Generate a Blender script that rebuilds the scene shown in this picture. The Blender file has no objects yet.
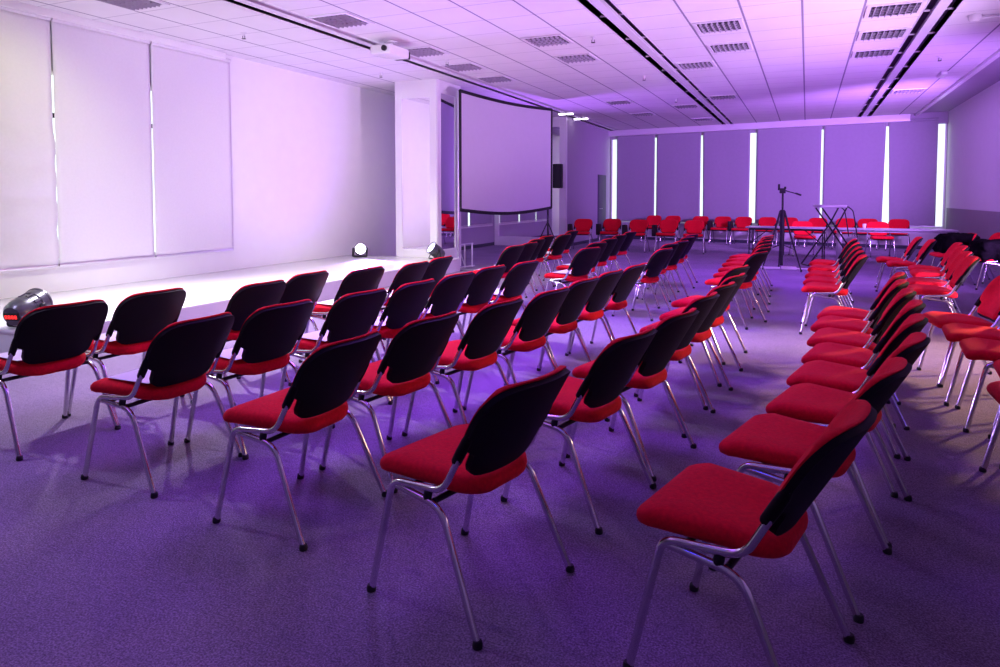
import bpy, bmesh, math, random
from mathutils import Vector, Matrix, noise
random.seed(7)
S = bpy.context.scene
C = S.collection
PI = math.pi
R = math.radians

# ------------------------------------------------------------------ materials
def lin(c):
    return tuple((x/12.92 if x <= .04045 else ((x+.055)/1.055)**2.4) for x in c)
def mat(name, col, rough=.6, metal=0., spec=.5, noise_amt=0., nscale=60., bump=0., bscale=200., emit=None, estr=0., sheen=0., coat=0.):
    m = bpy.data.materials.new(name); m.use_nodes = True
    nt = m.node_tree; b = nt.nodes['Principled BSDF']
    b.inputs['Base Color'].default_value = (*col, 1)
    b.inputs['Roughness'].default_value = rough
    b.inputs['Metallic'].default_value = metal
    b.inputs['Specular IOR Level'].default_value = spec
    if sheen: b.inputs['Sheen Weight'].default_value = sheen; b.inputs['Sheen Roughness'].default_value = .4
    if coat: b.inputs['Coat Weight'].default_value = coat; b.inputs['Coat Roughness'].default_value = .08
    tc = None
    if noise_amt or bump:
        tc = nt.nodes.new('ShaderNodeTexCoord')
    if noise_amt:
        n = nt.nodes.new('ShaderNodeTexNoise'); n.inputs['Scale'].default_value = nscale; n.inputs['Detail'].default_value = 4
        nt.links.new(tc.outputs['Object'], n.inputs['Vector'])
        mx = nt.nodes.new('ShaderNodeMix'); mx.data_type = 'RGBA'
        mx.inputs[6].default_value = (*[c*(1-noise_amt) for c in col], 1)
        mx.inputs[7].default_value = (*[min(1, c*(1+noise_amt)) for c in col], 1)
        nt.links.new(n.outputs['Fac'], mx.inputs[0]); nt.links.new(mx.outputs[2], b.inputs['Base Color'])
    if bump:
        n2 = nt.nodes.new('ShaderNodeTexNoise'); n2.inputs['Scale'].default_value = bscale; n2.inputs['Detail'].default_value = 3
        nt.links.new(tc.outputs['Object'], n2.inputs['Vector'])
        bp = nt.nodes.new('ShaderNodeBump'); bp.inputs['Strength'].default_value = bump; bp.inputs['Distance'].default_value = .01
        nt.links.new(n2.outputs['Fac'], bp.inputs['Height']); nt.links.new(bp.outputs['Normal'], b.inputs['Normal'])
    if emit:
        b.inputs['Emission Color'].default_value = (*emit, 1); b.inputs['Emission Strength'].default_value = estr
    return m

M = {}
M['red'] = mat('red_fabric', (.80, .008, .026), .85, 0, .10, .28, 70, .3, 400, sheen=.06)
M['shell'] = mat('black_plastic', (.006, .0055, .006), .6, 0, .15, 0, 60, .12, 700)
M['chrome'] = mat('satin_chrome', (.68, .67, .70), .2, 1.)
M['rubber'] = mat('black_rubber', (.008, .008, .009), .6)
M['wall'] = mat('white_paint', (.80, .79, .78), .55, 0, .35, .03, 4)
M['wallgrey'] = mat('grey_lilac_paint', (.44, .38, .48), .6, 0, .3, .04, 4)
M['wainscot'] = mat('grey_wainscot', (.30, .28, .29), .6, 0, .3, .05, 6)
M['white'] = mat('white_lacquer', (.82, .81, .82), .3, 0, .5)
M['stage'] = mat('white_gloss_stage', (.80, .78, .82), .16, 0, .5, .03, 3)
M['stageface'] = mat('stage_front_panel', (.74, .71, .76), .5, 0, .3, .04, 5)
M['mirror'] = mat('mirror_glass', (.88, .86, .90), .02, 1.)
M['blind'] = mat('blind_fabric', (.72, .69, .72), .8, 0, .2, .04, 30, .15, 300)
M['blindgrey'] = mat('grey_screen_fabric', (.40, .38, .44), .8, 0, .2, .06, 12, .15, 300)
M['alu'] = mat('aluminium', (.70, .70, .73), .35, 1.)
M['glass'] = mat('lit_window_pane', (.8, .9, .85), .2, 0, .5, emit=(.82, 1., .90), estr=.85)
M['dark'] = mat('dark_metal', (.02, .02, .024), .45, .3)
M['darkslot'] = mat('slot_recess', (.10, .08, .15), .7)
M['slat'] = mat('vent_slat', (.30, .28, .33), .5)
M['black'] = mat('black_matte', (.008, .008, .01), .7)
M['coat'] = mat('black_cloth', (.004, .0035, .004), .95, 0, .03, .3, 20, .3, 80)
M['paper'] = mat('white_paper', (.85, .83, .86), .7, 0, .2)
M['screen'] = mat('projection_fabric', (.62, .58, .66), .75, 0, .2, .03, 8)
M['tabletop'] = mat('pale_laminate', (.55, .52, .58), .3, 0, .5)
M['door'] = mat('dark_grey_door', (.10, .10, .13), .5)
M['vent'] = mat('vent_enamel', (.70, .67, .72), .45)
M['ventdark'] = mat('vent_duct', (.06, .05, .08), .8)
M['led'] = mat('led_lens', (.9, .85, 1), .2, emit=(.80, .72, 1.), estr=14)
M['ledblue'] = mat('led_lens_side', (.9, .85, 1), .2, emit=(.62, .60, 1.), estr=5)
M['display'] = mat('red_digits', (.3, 0, 0), .4, emit=(1., .03, .03), estr=2.2)
M['lampwhite'] = mat('lamp_tube', (.9, .85, 1), .4, emit=(.9, .82, 1.), estr=6)
M['par'] = mat('par_can_housing', (.10, .095, .115), .3, .55, .5)
M['baseboard'] = mat('dark_baseboard', (.05, .05, .08), .5)

def carpet():
    m = bpy.data.materials.new('carpet'); m.use_nodes = True; nt = m.node_tree; b = nt.nodes['Principled BSDF']
    b.inputs['Roughness'].default_value = .95; b.inputs['Specular IOR Level'].default_value = .12
    b.inputs['Sheen Weight'].default_value = .12
    tc = nt.nodes.new('ShaderNodeTexCoord')
    n1 = nt.nodes.new('ShaderNodeTexNoise'); n1.inputs['Scale'].default_value = 135; n1.inputs['Detail'].default_value = 4; n1.inputs['Roughness'].default_value = .7
    n2 = nt.nodes.new('ShaderNodeTexNoise'); n2.inputs['Scale'].default_value = 1.3; n2.inputs['Detail'].default_value = 5
    n3 = nt.nodes.new('ShaderNodeTexNoise'); n3.inputs['Scale'].default_value = 32; n3.inputs['Detail'].default_value = 3
    for n in (n1, n2, n3): nt.links.new(tc.outputs['Object'], n.inputs['Vector'])
    r1 = nt.nodes.new('ShaderNodeValToRGB')
    r1.color_ramp.elements[0].position = .39; r1.color_ramp.elements[0].color = (.148, .100, .180, 1)
    r1.color_ramp.elements[1].position = .69; r1.color_ramp.elements[1].color = (.53, .395, .62, 1)
    nt.links.new(n1.outputs['Fac'], r1.inputs['Fac'])
    mx = nt.nodes.new('ShaderNodeMix'); mx.data_type = 'RGBA'; mx.blend_type = 'MULTIPLY'; mx.inputs[0].default_value = .55
    r2 = nt.nodes.new('ShaderNodeValToRGB'); r2.color_ramp.elements[0].position = .35; r2.color_ramp.elements[0].color = (.6, .6, .62, 1)
    r2.color_ramp.elements[1].position = .65; r2.color_ramp.elements[1].color = (1, 1, 1, 1)
    nt.links.new(n2.outputs['Fac'], r2.inputs['Fac'])
    nt.links.new(r1.outputs['Color'], mx.inputs[6]); nt.links.new(r2.outputs['Color'], mx.inputs[7])
    mx2 = nt.nodes.new('ShaderNodeMix'); mx2.data_type = 'RGBA'; mx2.blend_type = 'MULTIPLY'; mx2.inputs[0].default_value = .5
    r3 = nt.nodes.new('ShaderNodeValToRGB'); r3.color_ramp.elements[0].position = .3; r3.color_ramp.elements[0].color = (.6, .6, .6, 1)
    r3.color_ramp.elements[1].position = .6; r3.color_ramp.elements[1].color = (1, 1, 1, 1)
    nt.links.new(n3.outputs['Fac'], r3.inputs['Fac'])
    nt.links.new(mx.outputs[2], mx2.inputs[6]); nt.links.new(r3.outputs['Color'], mx2.inputs[7])
    nt.links.new(mx2.outputs[2], b.inputs['Base Color'])
    bp = nt.nodes.new('ShaderNodeBump'); bp.inputs['Strength'].default_value = .6; bp.inputs['Distance'].default_value = .01
    nt.links.new(n1.outputs['Fac'], bp.inputs['Height']); nt.links.new(bp.outputs['Normal'], b.inputs['Normal'])
    return m
M['carpet'] = carpet()

TILE, BAY0, PER, TY = .674, -2.12, 3.71, .682
def ceiling_mat():
    m = bpy.data.materials.new('ceiling_tiles'); m.use_nodes = True; nt = m.node_tree; b = nt.nodes['Principled BSDF']
    b.inputs['Roughness'].default_value = .85; b.inputs['Specular IOR Level'].default_value = .15
    L = nt.links.new
    tc = nt.nodes.new('ShaderNodeTexCoord'); sp = nt.nodes.new('ShaderNodeSeparateXYZ'); L(tc.outputs['Object'], sp.inputs[0])
    def mth(op, a, b_=None, c=None):
        n = nt.nodes.new('ShaderNodeMath'); n.operation = op
        for i, v in enumerate((a, b_, c)):
            if v is None: continue
            if isinstance(v, (int, float)): n.inputs[i].default_value = v
            else: L(v, n.inputs[i])
        return n.outputs[0]
    x = mth('SUBTRACT', sp.outputs['X'], BAY0)
    xm = mth('FLOORED_MODULO', x, PER)
    xt = mth('PINGPONG', xm, TILE/2)           # distance to the nearest bar within a bay
    yt = mth('PINGPONG', mth('ADD', sp.outputs['Y'], .08), TY/2)
    gx = mth('LESS_THAN', xt, .013)
    gy = mth('LESS_THAN', yt, .0075)
    gr = mth('MAXIMUM', gx, mth('MULTIPLY', gy, .55))
    n = nt.nodes.new('ShaderNodeTexNoise'); n.inputs['Scale'].default_value = 1.5; L(tc.outputs['Object'], n.inputs['Vector'])
    mx0 = nt.nodes.new('ShaderNodeMix'); mx0.data_type = 'RGBA'; mx0.inputs[6].default_value = (.70, .68, .70, 1); mx0.inputs[7].default_value = (.80, .78, .80, 1)
    L(n.outputs['Fac'], mx0.inputs[0])
    mx = nt.nodes.new('ShaderNodeMix'); mx.data_type = 'RGBA'; mx.inputs[7].default_value = (.27, .24, .32, 1)
    L(mx0.outputs[2], mx.inputs[6]); L(gr, mx.inputs[0]); L(mx.outputs[2], b.inputs['Base Color'])
    bp = nt.nodes.new('ShaderNodeBump'); bp.inputs['Strength'].default_value = .25; bp.inputs['Distance'].default_value = .01; bp.invert = True
    L(gr, bp.inputs['Height']); L(bp.outputs['Normal'], b.inputs['Normal'])
    return m
M['ceiling'] = ceiling_mat()

# ------------------------------------------------------------------ mesh helpers
def add_box(bm, lo, hi, bev=0., seg=2, mtx=None):
    t = bmesh.new(); bmesh.ops.create_cube(t, size=1)
    for v in t.verts:
        v.co = Vector(((lo[i]+hi[i])/2 + v.co[i]*(hi[i]-lo[i])) for i in range(3))
    if bev: bmesh.ops.bevel(t, geom=t.edges[:], offset=bev, segments=seg, profile=.6, affect='EDGES')
    if mtx: bmesh.ops.transform(t, matrix=mtx, verts=t.verts)
    merge(bm, t)
def merge(bm, t):
    me = bpy.data.meshes.new('tmp'); t.to_mesh(me); t.free(); bm.from_mesh(me); bpy.data.meshes.remove(me)
def fillet(pts, r, n=5):
    pts = [Vector(p) for p in pts]; out = [pts[0]]
    for i in range(1, len(pts)-1):
        a, p, b = pts[i-1], pts[i], pts[i+1]
        u, w = (a-p), (b-p); d = min(r, u.length*.48, w.length*.48)
        p0, p1 = p+u.normalized()*d, p+w.normalized()*d
        for k in range(n+1):
            t = k/n; out.append(p0*(1-t)**2 + p*2*t*(1-t) + p1*t*t)
    out.append(pts[-1]); return out
def add_tube(bm, pts, r, seg=8, cap=True, flat=1.):
    pts = [Vector(p) for p in pts]; n = len(pts); rad = r if isinstance(r, (list, tuple)) else [r]*n
    T = [(pts[min(i+1, n-1)]-pts[max(i-1, 0)]).normalized() for i in range(n)]
    up = Vector((0, 0, 1)) if abs(T[0].z) < .9 else Vector((1, 0, 0))
    N = (up - T[0]*up.dot(T[0])).normalized(); rings = []
    for i in range(n):
        N = (N - T[i]*N.dot(T[i])).normalized(); B = T[i].cross(N)
        rings.append([bm.verts.new(pts[i] + N*(math.cos(2*PI*k/seg)*rad[i]) + B*(math.sin(2*PI*k/seg)*rad[i]*flat)) for k in range(seg)])
    for i in range(n-1):
        for k in range(seg):
            bm.faces.new((rings[i][k], rings[i][(k+1) % seg], rings[i+1][(k+1) % seg], rings[i+1][k]))
    if cap:
        bm.faces.new(rings[0][::-1]); bm.faces.new(rings[-1])
def add_lathe(bm, prof, seg=16, mtx=None):
    t = bmesh.new(); rings = []
    for r, z in prof:
        rings.append([t.verts.new((r*math.cos(2*PI*k/seg), r*math.sin(2*PI*k/seg), z)) for k in range(seg)])
    for i in range(len(rings)-1):
        for k in range(seg):
            t.faces.new((rings[i][k], rings[i][(k+1) % seg], rings[i+1][(k+1) % seg], rings[i+1][k]))
    t.faces.new(rings[0][::-1]); t.faces.new(rings[-1])
    if mtx: bmesh.ops.transform(t, matrix=mtx, verts=t.verts)
    merge(bm, t)
def obj(name, bm, m, parent=None, smooth=None, loc=None, rz=0):
    me = bpy.data.meshes.new(name)
    bmesh.ops.recalc_face_normals(bm, faces=bm.faces[:])
    bm.to_mesh(me); bm.free()
    o = bpy.data.objects.new(name, me); C.objects.link(o)
    if isinstance(m, str): m = M[m]
    me.materials.append(m)
    if smooth is not None:
        if smooth >= 180: me.polygons.foreach_set('use_smooth', [True]*len(me.polygons))
        else: me.shade_smooth() if False else smooth_angle(me, smooth)
    if parent: o.parent = parent
    if loc: o.location = loc
    if rz: o.rotation_euler.z = rz
    return o
def smooth_angle(me, deg):
    b = bmesh.new(); b.from_mesh(me)
    for f in b.faces: f.smooth = True
    for e in b.edges:
        if len(e.link_faces) == 2 and e.calc_face_angle(0) > R(deg): e.smooth = False
    b.to_mesh(me); b.free()
def bx(name, lo, hi, m, parent=None, bev=0., **k):
    bm = bmesh.new(); add_box(bm, lo, hi, bev); return obj(name, bm, m, parent, 40 if bev else None, **k)
def tag(o, label, cat, group=None):
    o['label'] = label; o['category'] = cat
    if group: o['group'] = group
    return o
def thing(name, label, cat, loc=(0, 0, 0), rz=0, group=None):
    o = bpy.data.objects.new(name, None); C.objects.link(o); o.empty_display_size = .1
    o.location = loc; o.rotation_euler = (0, 0, rz)
    return tag(o, label, cat, group)
def struct(o):
    o['kind'] = 'structure'; return o
def copy_tree(o, parent=None):
    c = o.copy(); C.objects.link(c)
    if parent: c.parent = parent
    for ch in list(o.children): copy_tree(ch, c)
    return c

# ------------------------------------------------------------------ room shell
H = 3.69
XL, XR = -8.5, 3.42
XA = -6.25                                  # far part of the left wall
W0 = Vector((-6.35, 23.44)); W1 = Vector((3.55, 21.87))
wd = (W1-W0).normalized(); wn = Vector((wd.y, -wd.x))          # along the back wall, into the room
WANG = math.atan2(wd.y, wd.x); WL = (W1-W0).length
def bw(t, off=0.): return W0 + wd*t + wn*off

bm = bmesh.new(); add_box(bm, (-9, -4, -.1), (4.2, 24, 0)); struct(obj('floor', bm, 'carpet'))
# tiled bays between the recessed ceiling slots
bm = bmesh.new()
for k in range(-2, 3):
    a = BAY0 + PER*k; b = a + 5*TILE
    lo, hi = max(a, XL-.1), min(b, 2.65)
    if lo >= hi: continue
    add_box(bm, (lo, -4, H), (hi, 23.6, H+.12))
struct(obj('ceiling', bm, 'ceiling'))
struct(bx('trim_1', (2.65, -4, H-.05), (2.73, 23.0, H+.12), 'white'))
struct(bx('trim_2', (2.73, -4, H+.03), (XR+.1, 23.6, H+.15), 'wallgrey'))
n = 3
for k in range(-2, 3):
    a = BAY0 + PER*k - (PER-5*TILE); b = BAY0 + PER*k
    if a < XL or b > 2.65: continue
    w = b-a
    struct(bx('trim_%d' % n, (a, -4, H+.10), (b, 23.6, H+.14), 'darkslot')); n += 1
    bm = bmesh.new()
    add_box(bm, (a+.105, -4, H-.004), (b-.105, 23.4, H+.05), .004, 1)
    y = -3.6
    while y < 23.2:
        add_box(bm, (a, y, H+.03), (a+.105, y+.018, H+.05)); add_box(bm, (b-.105, y, H+.03), (b, y+.018, H+.05)); y += 2*TY
    add_box(bm, (a-.012, -4, H-.006), (a, 23.4, H+.1)); add_box(bm, (b, -4, H-.006), (b+.012, 23.4, H+.1))
    struct(obj('trim_%d' % n, bm, 'vent')); n += 1

struct(bx('wall_left', (XL-.15, -4, 0), (XL, 13.6, H), 'wall'))
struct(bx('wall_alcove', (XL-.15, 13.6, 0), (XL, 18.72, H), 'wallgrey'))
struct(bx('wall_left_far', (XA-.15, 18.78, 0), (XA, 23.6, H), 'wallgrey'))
struct(bx('wall_right', (XR, -4, 0), (XR+.15, 22.6, H+.1), 'wall'))
struct(bx('trim_%d' % n, (XR-.025, -4, .0), (XR, 21.6, 1.14), 'wainscot')); n += 1
struct(bx('wall_rear', (-8.7, -4.15, 0), (3.7, -4, H), 'wallgrey'))
# back wall: parapet below the windows, lintel above
def bwbox(name, t0, t1, o0, o1, z0, z1, m, bev=0.):
    bm = bmesh.new(); add_box(bm, (t0, -o1, z0), (t1, -o0, z1), bev)
    return obj(name, bm, m, None, 40 if bev else None, loc=(W0.x, W0.y, 0), rz=WANG)
struct(bwbox('wall_back', 0, WL, -.2, 0, 0, .58, 'wall'))
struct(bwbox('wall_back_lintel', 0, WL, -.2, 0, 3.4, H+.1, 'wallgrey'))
struct(bwbox('trim_%d' % n, 0, WL, 0, .03, .0, .09, 'baseboard')); n += 1
struct(bwbox('trim_%d' % n, 0, WL, -.05, .10, .545, .585, 'white', .006)); n += 1
struct(bwbox('trim_%d' % n, .12, 9.02, .02, .20, 3.50, H, 'white', .006)); n += 1      # pelmet box over the blinds
struct(bx('baseboard_left', (XA, 18.8, 0), (XA+.02, 23.4, .09), 'baseboard'))
struct(bx('baseboard_alcove', (XL, 13.7, 0), (XL+.02, 18.7, .09), 'baseboard'))

# end wall of the alcove: white frame with a mirror panel
def framed_panel(x0, x1, y, thick, z0, z1, name):
    bm = bmesh.new()
    add_box(bm, (x0, y, 0), (x1, y+thick, H))
    return struct(obj(name, bm, 'white'))
framed_panel(XL, XA, 18.72, .06, 0, H, 'wall_alcove_end')
fr = bmesh.new()
for a, b, c, d in ((XL+.02, XL+.16, 0, H), (XA-.20, XA, 0, H), (XL+.16, XA-.20, 0, .27), (XL+.16, XA-.20, 3.42, H)):
    add_box(fr, (a, 18.67, c), (b, 18.72, d), .006, 1)
struct(obj('trim_%d' % n, fr, 'white')); n += 1
struct(bx('trim_%d' % n, (XL+.16, 18.70, .27), (XA-.20, 18.719, 3.42), 'mirror')); n += 1

# mirrored column
CX0, CX1, CY0, CY1 = -7.43, -6.54, 11.70, 12.68
col = struct(bx('column', (CX0, CY0, 0), (CX1, CY1, H), 'white'))
fr = bmesh.new()
for a, b, c, d in ((CX0-.02, CX0+.13, 0, H), (CX1-.13, CX1+.02, 0, H), (CX0+.13, CX1-.13, 0, .40), (CX0+.13, CX1-.13, H-.34, H)):
    add_box(fr, (a, CY0-.03, c), (b, CY0, d), .004, 1)
for a, b, c, d in ((CY0, CY0+.14, 0, H), (CY1-.24, CY1, 0, H), (CY0+.14, CY1-.24, 0, .40), (CY0+.14, CY1-.24, H-.25, H)):
    add_box(fr, (CX1, a, c), (CX1+.03, b, d), .004, 1)
obj('frame', fr, 'white', col)
g = bx('mirror_panel', (CX0+.13, CY0-.012, .40), (CX1-.13, CY0-.002, H-.34), 'mirror', col)
g = bx('mirror_panel', (CX1+.002, CY0+.14, .40), (CX1+.012, CY1-.24, H-.25), 'mirror', col)

# stage platform
SX, SY0, SY1, SZ = -6.07, 3.78, 11.66, .25
st = thing('stage', 'low glossy white stage platform along the left wall', 'stage', (0, 0, 0))
bm = bmesh.new(); add_box(bm, (XL+.005, SY0, SZ-.03), (SX, SY1, SZ), .004, 2); add_box(bm, (CX1+.04, SY1-.002, SZ-.03), (SX, 11.8, SZ), .004, 1); obj('deck', bm, 'stage', st, 40)
bm = bmesh.new(); add_box(bm, (XL+.005, SY0+.012, .002), (SX-.012, SY1-.012, SZ-.03)); add_box(bm, (CX1+.05, SY1-.014, .002), (SX-.012, 11.79, SZ-.03)); obj('skirt', bm, 'stageface', st)

# ------------------------------------------------------------------ windows and roller blinds
def blind_mesh(wid, h, ripple=.004, folds=0, skew=0., seed=0, nx=24, nz=48, th=.004):
    bm = bmesh.new(); sides = []
    for off in (-th/2, th/2):
        g = []
        for j in range(nz+1):
            row = []
            for i in range(nx+1):
                u = i/nx; v = j/nz
                x = (u-.5)*wid; z = -v*h
                if skew: x += skew*v*(1-u if skew > 0 else u)
                y = ripple*noise.noise(Vector((u*3.1+seed*7, v*6., seed*3.3))) + ripple*.6*math.sin(u*9+seed)*v
                if folds and v > .45:
                    f = (v-.45)/.55*folds
                    y -= .030*abs(math.sin(f*PI)) + .030*abs(noise.noise(Vector((u*5, v*14, 4.2+seed))))
                row.append(bm.verts.new((x, y+off, z)))
            g.append(row)
        sides.append(g)
    for g in sides:
        for j in range(nz):
            for i in range(nx): bm.faces.new((g[j][i], g[j][i+1], g[j+1][i+1], g[j+1][i]))
    A, B = sides
    for i in range(nx):
        bm.faces.new((A[0][i], A[0][i+1], B[0][i+1], B[0][i])); bm.faces.new((A[nz][i], A[nz][i+1], B[nz][i+1], B[nz][i]))
    for j in range(nz):
        bm.faces.new((A[j][0], A[j+1][0], B[j+1][0], B[j][0])); bm.faces.new((A[j][nx], A[j+1][nx], B[j+1][nx], B[j][nx]))
    return bm
def roller_blind(pos, rz, wid, z0, z1, m, label, group, folds=0, skew=0., seed=0, ripple=.004):
    t = thing('roller_blind', label, 'blind', (pos[0], pos[1], z0), rz, group)
    f = obj('fabric', blind_mesh(wid, z1-z0, ripple, folds, skew, seed), m, t, 180); f.location = (0, 0, z1-z0)
    bm = bmesh.new(); add_tube(bm, [(-wid/2+max(skew, 0), 0, 0), (wid/2+min(skew, 0), 0, 0)], .022, 8, flat=.6); obj('bottom_bar', bm, 'alu', t, 40)
    bm = bmesh.new(); add_tube(bm, [(-wid/2, 0, z1-z0+.015), (wid/2, 0, z1-z0+.015)], .03, 10); obj('roller', bm, m, t, 40)
    return t
def window(name, pos, rz, wid, z0, z1, mull):
    w = bpy.data.objects.new(name, None); C.objects.link(w); w.location = (pos[0], pos[1], 0); w.rotation_euler.z = rz; struct(w)
    bm = bmesh.new(); add_box(bm, (-wid/2, -.005, z0), (wid/2, .005, z1)); obj('pane', bm, 'glass', w)
    bm = bmesh.new(); fw = .045
    add_box(bm, (-wid/2, -.03, z0-.02), (wid/2, .03, z0+.03)); add_box(bm, (-wid/2, -.03, z1-.03), (wid/2, .03, z1+.02))
    for x in mull: add_box(bm, (x-fw/2, -.03, z0), (x+fw/2, .03, z1))
    obj('window_frame', bm, 'white', w)
    return w
# left wall (its face looks along +x): rz = +90deg puts local x along +y
LZ = PI/2
window('window_1', (XL+.012, 5.2, 0), LZ, 6.3, .62, 2.95, [-3.1, 3.1])
bm = bmesh.new(); add_box(bm, (-3.15, -.02, 2.40), (3.15, .02, 2.46)); obj('transom', bm, 'dark', bpy.data.objects['window_1'])
struct(bx('trim_%d' % n, (XL, 1.8, 3.60), (XL+.11, 8.28, H), 'wall', bev=.008)); n += 1
for i, (a, b, fo, lab) in enumerate(((3.9, 5.538, 4, 'white blind nearest the camera on the left wall, creased into folds near its hem'),
                                    (5.562, 6.926, 1, 'smooth white blind in the middle of the left wall between two bright slits'),
                                    (6.95, 8.40, 1, 'smooth white blind on the left wall nearest the mirrored column'))):
    roller_blind((XL+.06, (a+b)/2), LZ, b-a, .59, 3.58, 'blind', lab, 'white roller blinds on the left wall', folds=fo if i == 0 else 0, seed=i+1, ripple=.006)
struct(bx('trim_%d' % n, (XL, 1.8, .55), (XL+.05, 8.42, .578), 'white', bev=.005)); n += 1
# alcove windows
window('window_2', (XL+.012, 16.35, 0), LZ, 4.3, .60, 3.3, [-2.1, 2.1])
for i, (a, b) in enumerate(((14.1, 15.35), (15.42, 16.84), (16.95, 18.42))):
    roller_blind((XL+.06, (a+b)/2), LZ, b-a, .64, 3.5, 'blindgrey',
                 ('grey blind in the alcove behind the screen, next to the mirrored column', 'middle grey blind of the alcove seen below the projection screen', 'grey blind in the alcove corner below the projection screen, beside the white frame')[i],
                 'grey roller blinds in the alcove', seed=10+i)
# back wall windows
def tx(x): return (x - W0.x)/wd.x
wt0, wt1 = tx(-6.22), tx(3.40)
p = bw((wt0+wt1)/2, -.05)
window('window_3', p, WANG, wt1-wt0, .60, 3.45, [tx(x)-(wt0+wt1)/2 for x in (-6.19, 3.38)])
BL = [(-5.97, -4.635, 0, 'grey back-wall blind at the far left end, beside the dark door'),
      (-4.575, -3.125, 0, 'second grey back-wall blind from the dark door'),
      (-3.06, -1.62, .03, 'third grey back-wall blind from the dark door, left of the camera tripod'),
      (-1.44, .36, .0, 'widest pale back-wall blind behind the camera tripod'),
      (.42, 1.99, -.05, 'grey back-wall blind behind the folding X-legged stand'),
      (2.05, 3.20, .07, 'grey back-wall blind at the right end, above the pale table end')]
for i, (a, b, sk, lab) in enumerate(BL):
    t0, t1 = tx(a), tx(b); p = bw((t0+t1)/2, .06)
    roller_blind(p, WANG, t1-t0, .625, 3.52, 'blindgrey', lab, 'grey roller blinds on the back wall', skew=sk, seed=20+i, ripple=.012)

# door in the far left wall
d = bpy.data.objects.new('door_1', None); C.objects.link(d); d.location = (XA, 22.4, 0); struct(d)
bm = bmesh.new(); add_box(bm, (0, -.42, 0), (.03, .42, 2.1), .004, 1); obj('door_leaf', bm, 'door', d)
bm = bmesh.new(); add_box(bm, (0, -.48, 0), (.02, -.42, 2.16)); add_box(bm, (0, .42, 0), (.02, .48, 2.16)); add_box(bm, (0, -.48, 2.1), (.02, .48, 2.16)); obj('door_frame', bm, 'door', d)
bm = bmesh.new(); add_tube(bm, [(.03, -.34, 1.05), (.09, -.34, 1.05), (.09, -.22, 1.05)], .012); obj('door_handle', bm, 'alu', d, 40)

# ------------------------------------------------------------------ the visitor chair
TR_ = .0125
def seat_bm():
    bm = bmesh.new(); N = 48
    hf, hr, yf, yr = .245, .217, .247, -.155
    # outline, counter-clockwise, rounded corners
    def corner(cx, cy, r, a0, a1, k=10): return [(cx+r*math.cos(a0+(a1-a0)*i/k), cy+r*math.sin(a0+(a1-a0)*i/k)) for i in range(k+1)]
    rf, rr = .045, .13
    pts = corner(hf-rf, yf-rf, rf, 0, PI/2) + corner(-hf+rf, yf-rf, rf, PI/2, PI) + corner(-hr+rr, yr+rr, rr, PI, 1.5*PI) + corner(hr-rr, yr+rr, rr, 1.5*PI, 2*PI)
    # bow the front edge a little
    out = []
    for x, y in pts:
        if y > .12: y += .052*(1-(x/hf)**2)*min(1, (y-.12)/.08)
        if y < -.1: y -= .012*(1-(x/hr)**2)
        out.append((x, y))
    lay = [(.50, -.038), (.80, -.036), (.93, -.030), (.985, -.018), (1., -.004), (.992, .010), (.955, .022), (.86, .030), (.64, .033), (.32, .032)]
    def zz(x, y):
        z = .460
        z += .012*math.exp(-((y-.16)/.13)**2)                 # raised thigh roll
        z -= .010*max(0, (y-.18)/.10)**2                      # waterfall front
        z += .012*(x/.23)**2*(1 if y < .1 else max(0, 1-(y-.1)/.12))   # saddle sides
        z -= .020*max(0, (-y-.0)/.15)
        return z
    rings = []
    for s, dz in lay:
        rings.append([bm.verts.new((x*s, (y-.02)*s+.02, zz(x*s, (y-.02)*s+.02)+dz)) for x, y in out])
    n = len(out)
    for i in range(len(rings)-1):
        for k in range(n): bm.faces.new((rings[i][k], rings[i][(k+1) % n], rings[i+1][(k+1) % n], rings[i+1][k]))
    bm.faces.new(rings[0][::-1])
    c = bm.verts.new((0, .02, zz(0, .02)+.031))
    for k in range(n): bm.faces.new((rings[-1][k], rings[-1][(k+1) % n], c))
    return bm
def yback(z): return -.143 - (z-.487)*.575
CURVE = .062
PROF = [(.487, .085), (.490, .128), (.497, .157), (.512, .180), (.535, .191), (.570, .195), (.588, .201), (.600, .224), (.611, .238), (.632, .246), (.662, .250), (.695, .2515), (.724, .2505), (.749, .245), (.771, .235), (.791, .219), (.806, .196), (.815, .163), (.820, .115)]
def back_surface(bm, prof, f0, f1, crown=0., nx=14, ztop=0.):
    """closed curved slab between forward offsets f0 (rear) and f1 (front)"""
    A, B = [], []
    m = len(prof)
    for j, (z, w) in enumerate(prof):
        ra, rb = [], []
        for i in range(nx+1):
            u = -1+2*i/nx; x = u*w
            edge = max(0., 1-min(1, (1-abs(u))*w/.03)) ; ev = max(0., 1-min(1, min(z-prof[0][0], prof[-1][0]-z)/.03)); e = max(edge, ev)
            y = yback(z) + CURVE*(x/.25)**2 + ztop
            front = f1*(1-.75*e**2) if crown else f1
            if f1 > f0 and crown: front = max(front, f0+.006)
            ra.append(bm.verts.new((x, y+f0, z + f0*.45))); rb.append(bm.verts.new((x, y+front, z+front*.45)))
        A.append(ra); B.append(rb)
    for G in (A, B):
        for j in range(m-1):
            for i in range(nx): bm.faces.new((G[j][i], G[j][i+1], G[j+1][i+1], G[j+1][i]))
    for i in range(nx):
        bm.faces.new((A[0][i], A[0][i+1], B[0][i+1], B[0][i])); bm.faces.new((A[-1][i], A[-1][i+1], B[-1][i+1], B[-1][i]))
    for j in range(m-1):
        bm.faces.new((A[j][0], A[j+1][0], B[j+1][0], B[j][0])); bm.faces.new((A[j][nx], A[j+1][nx], B[j+1][nx], B[j][nx]))
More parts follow.
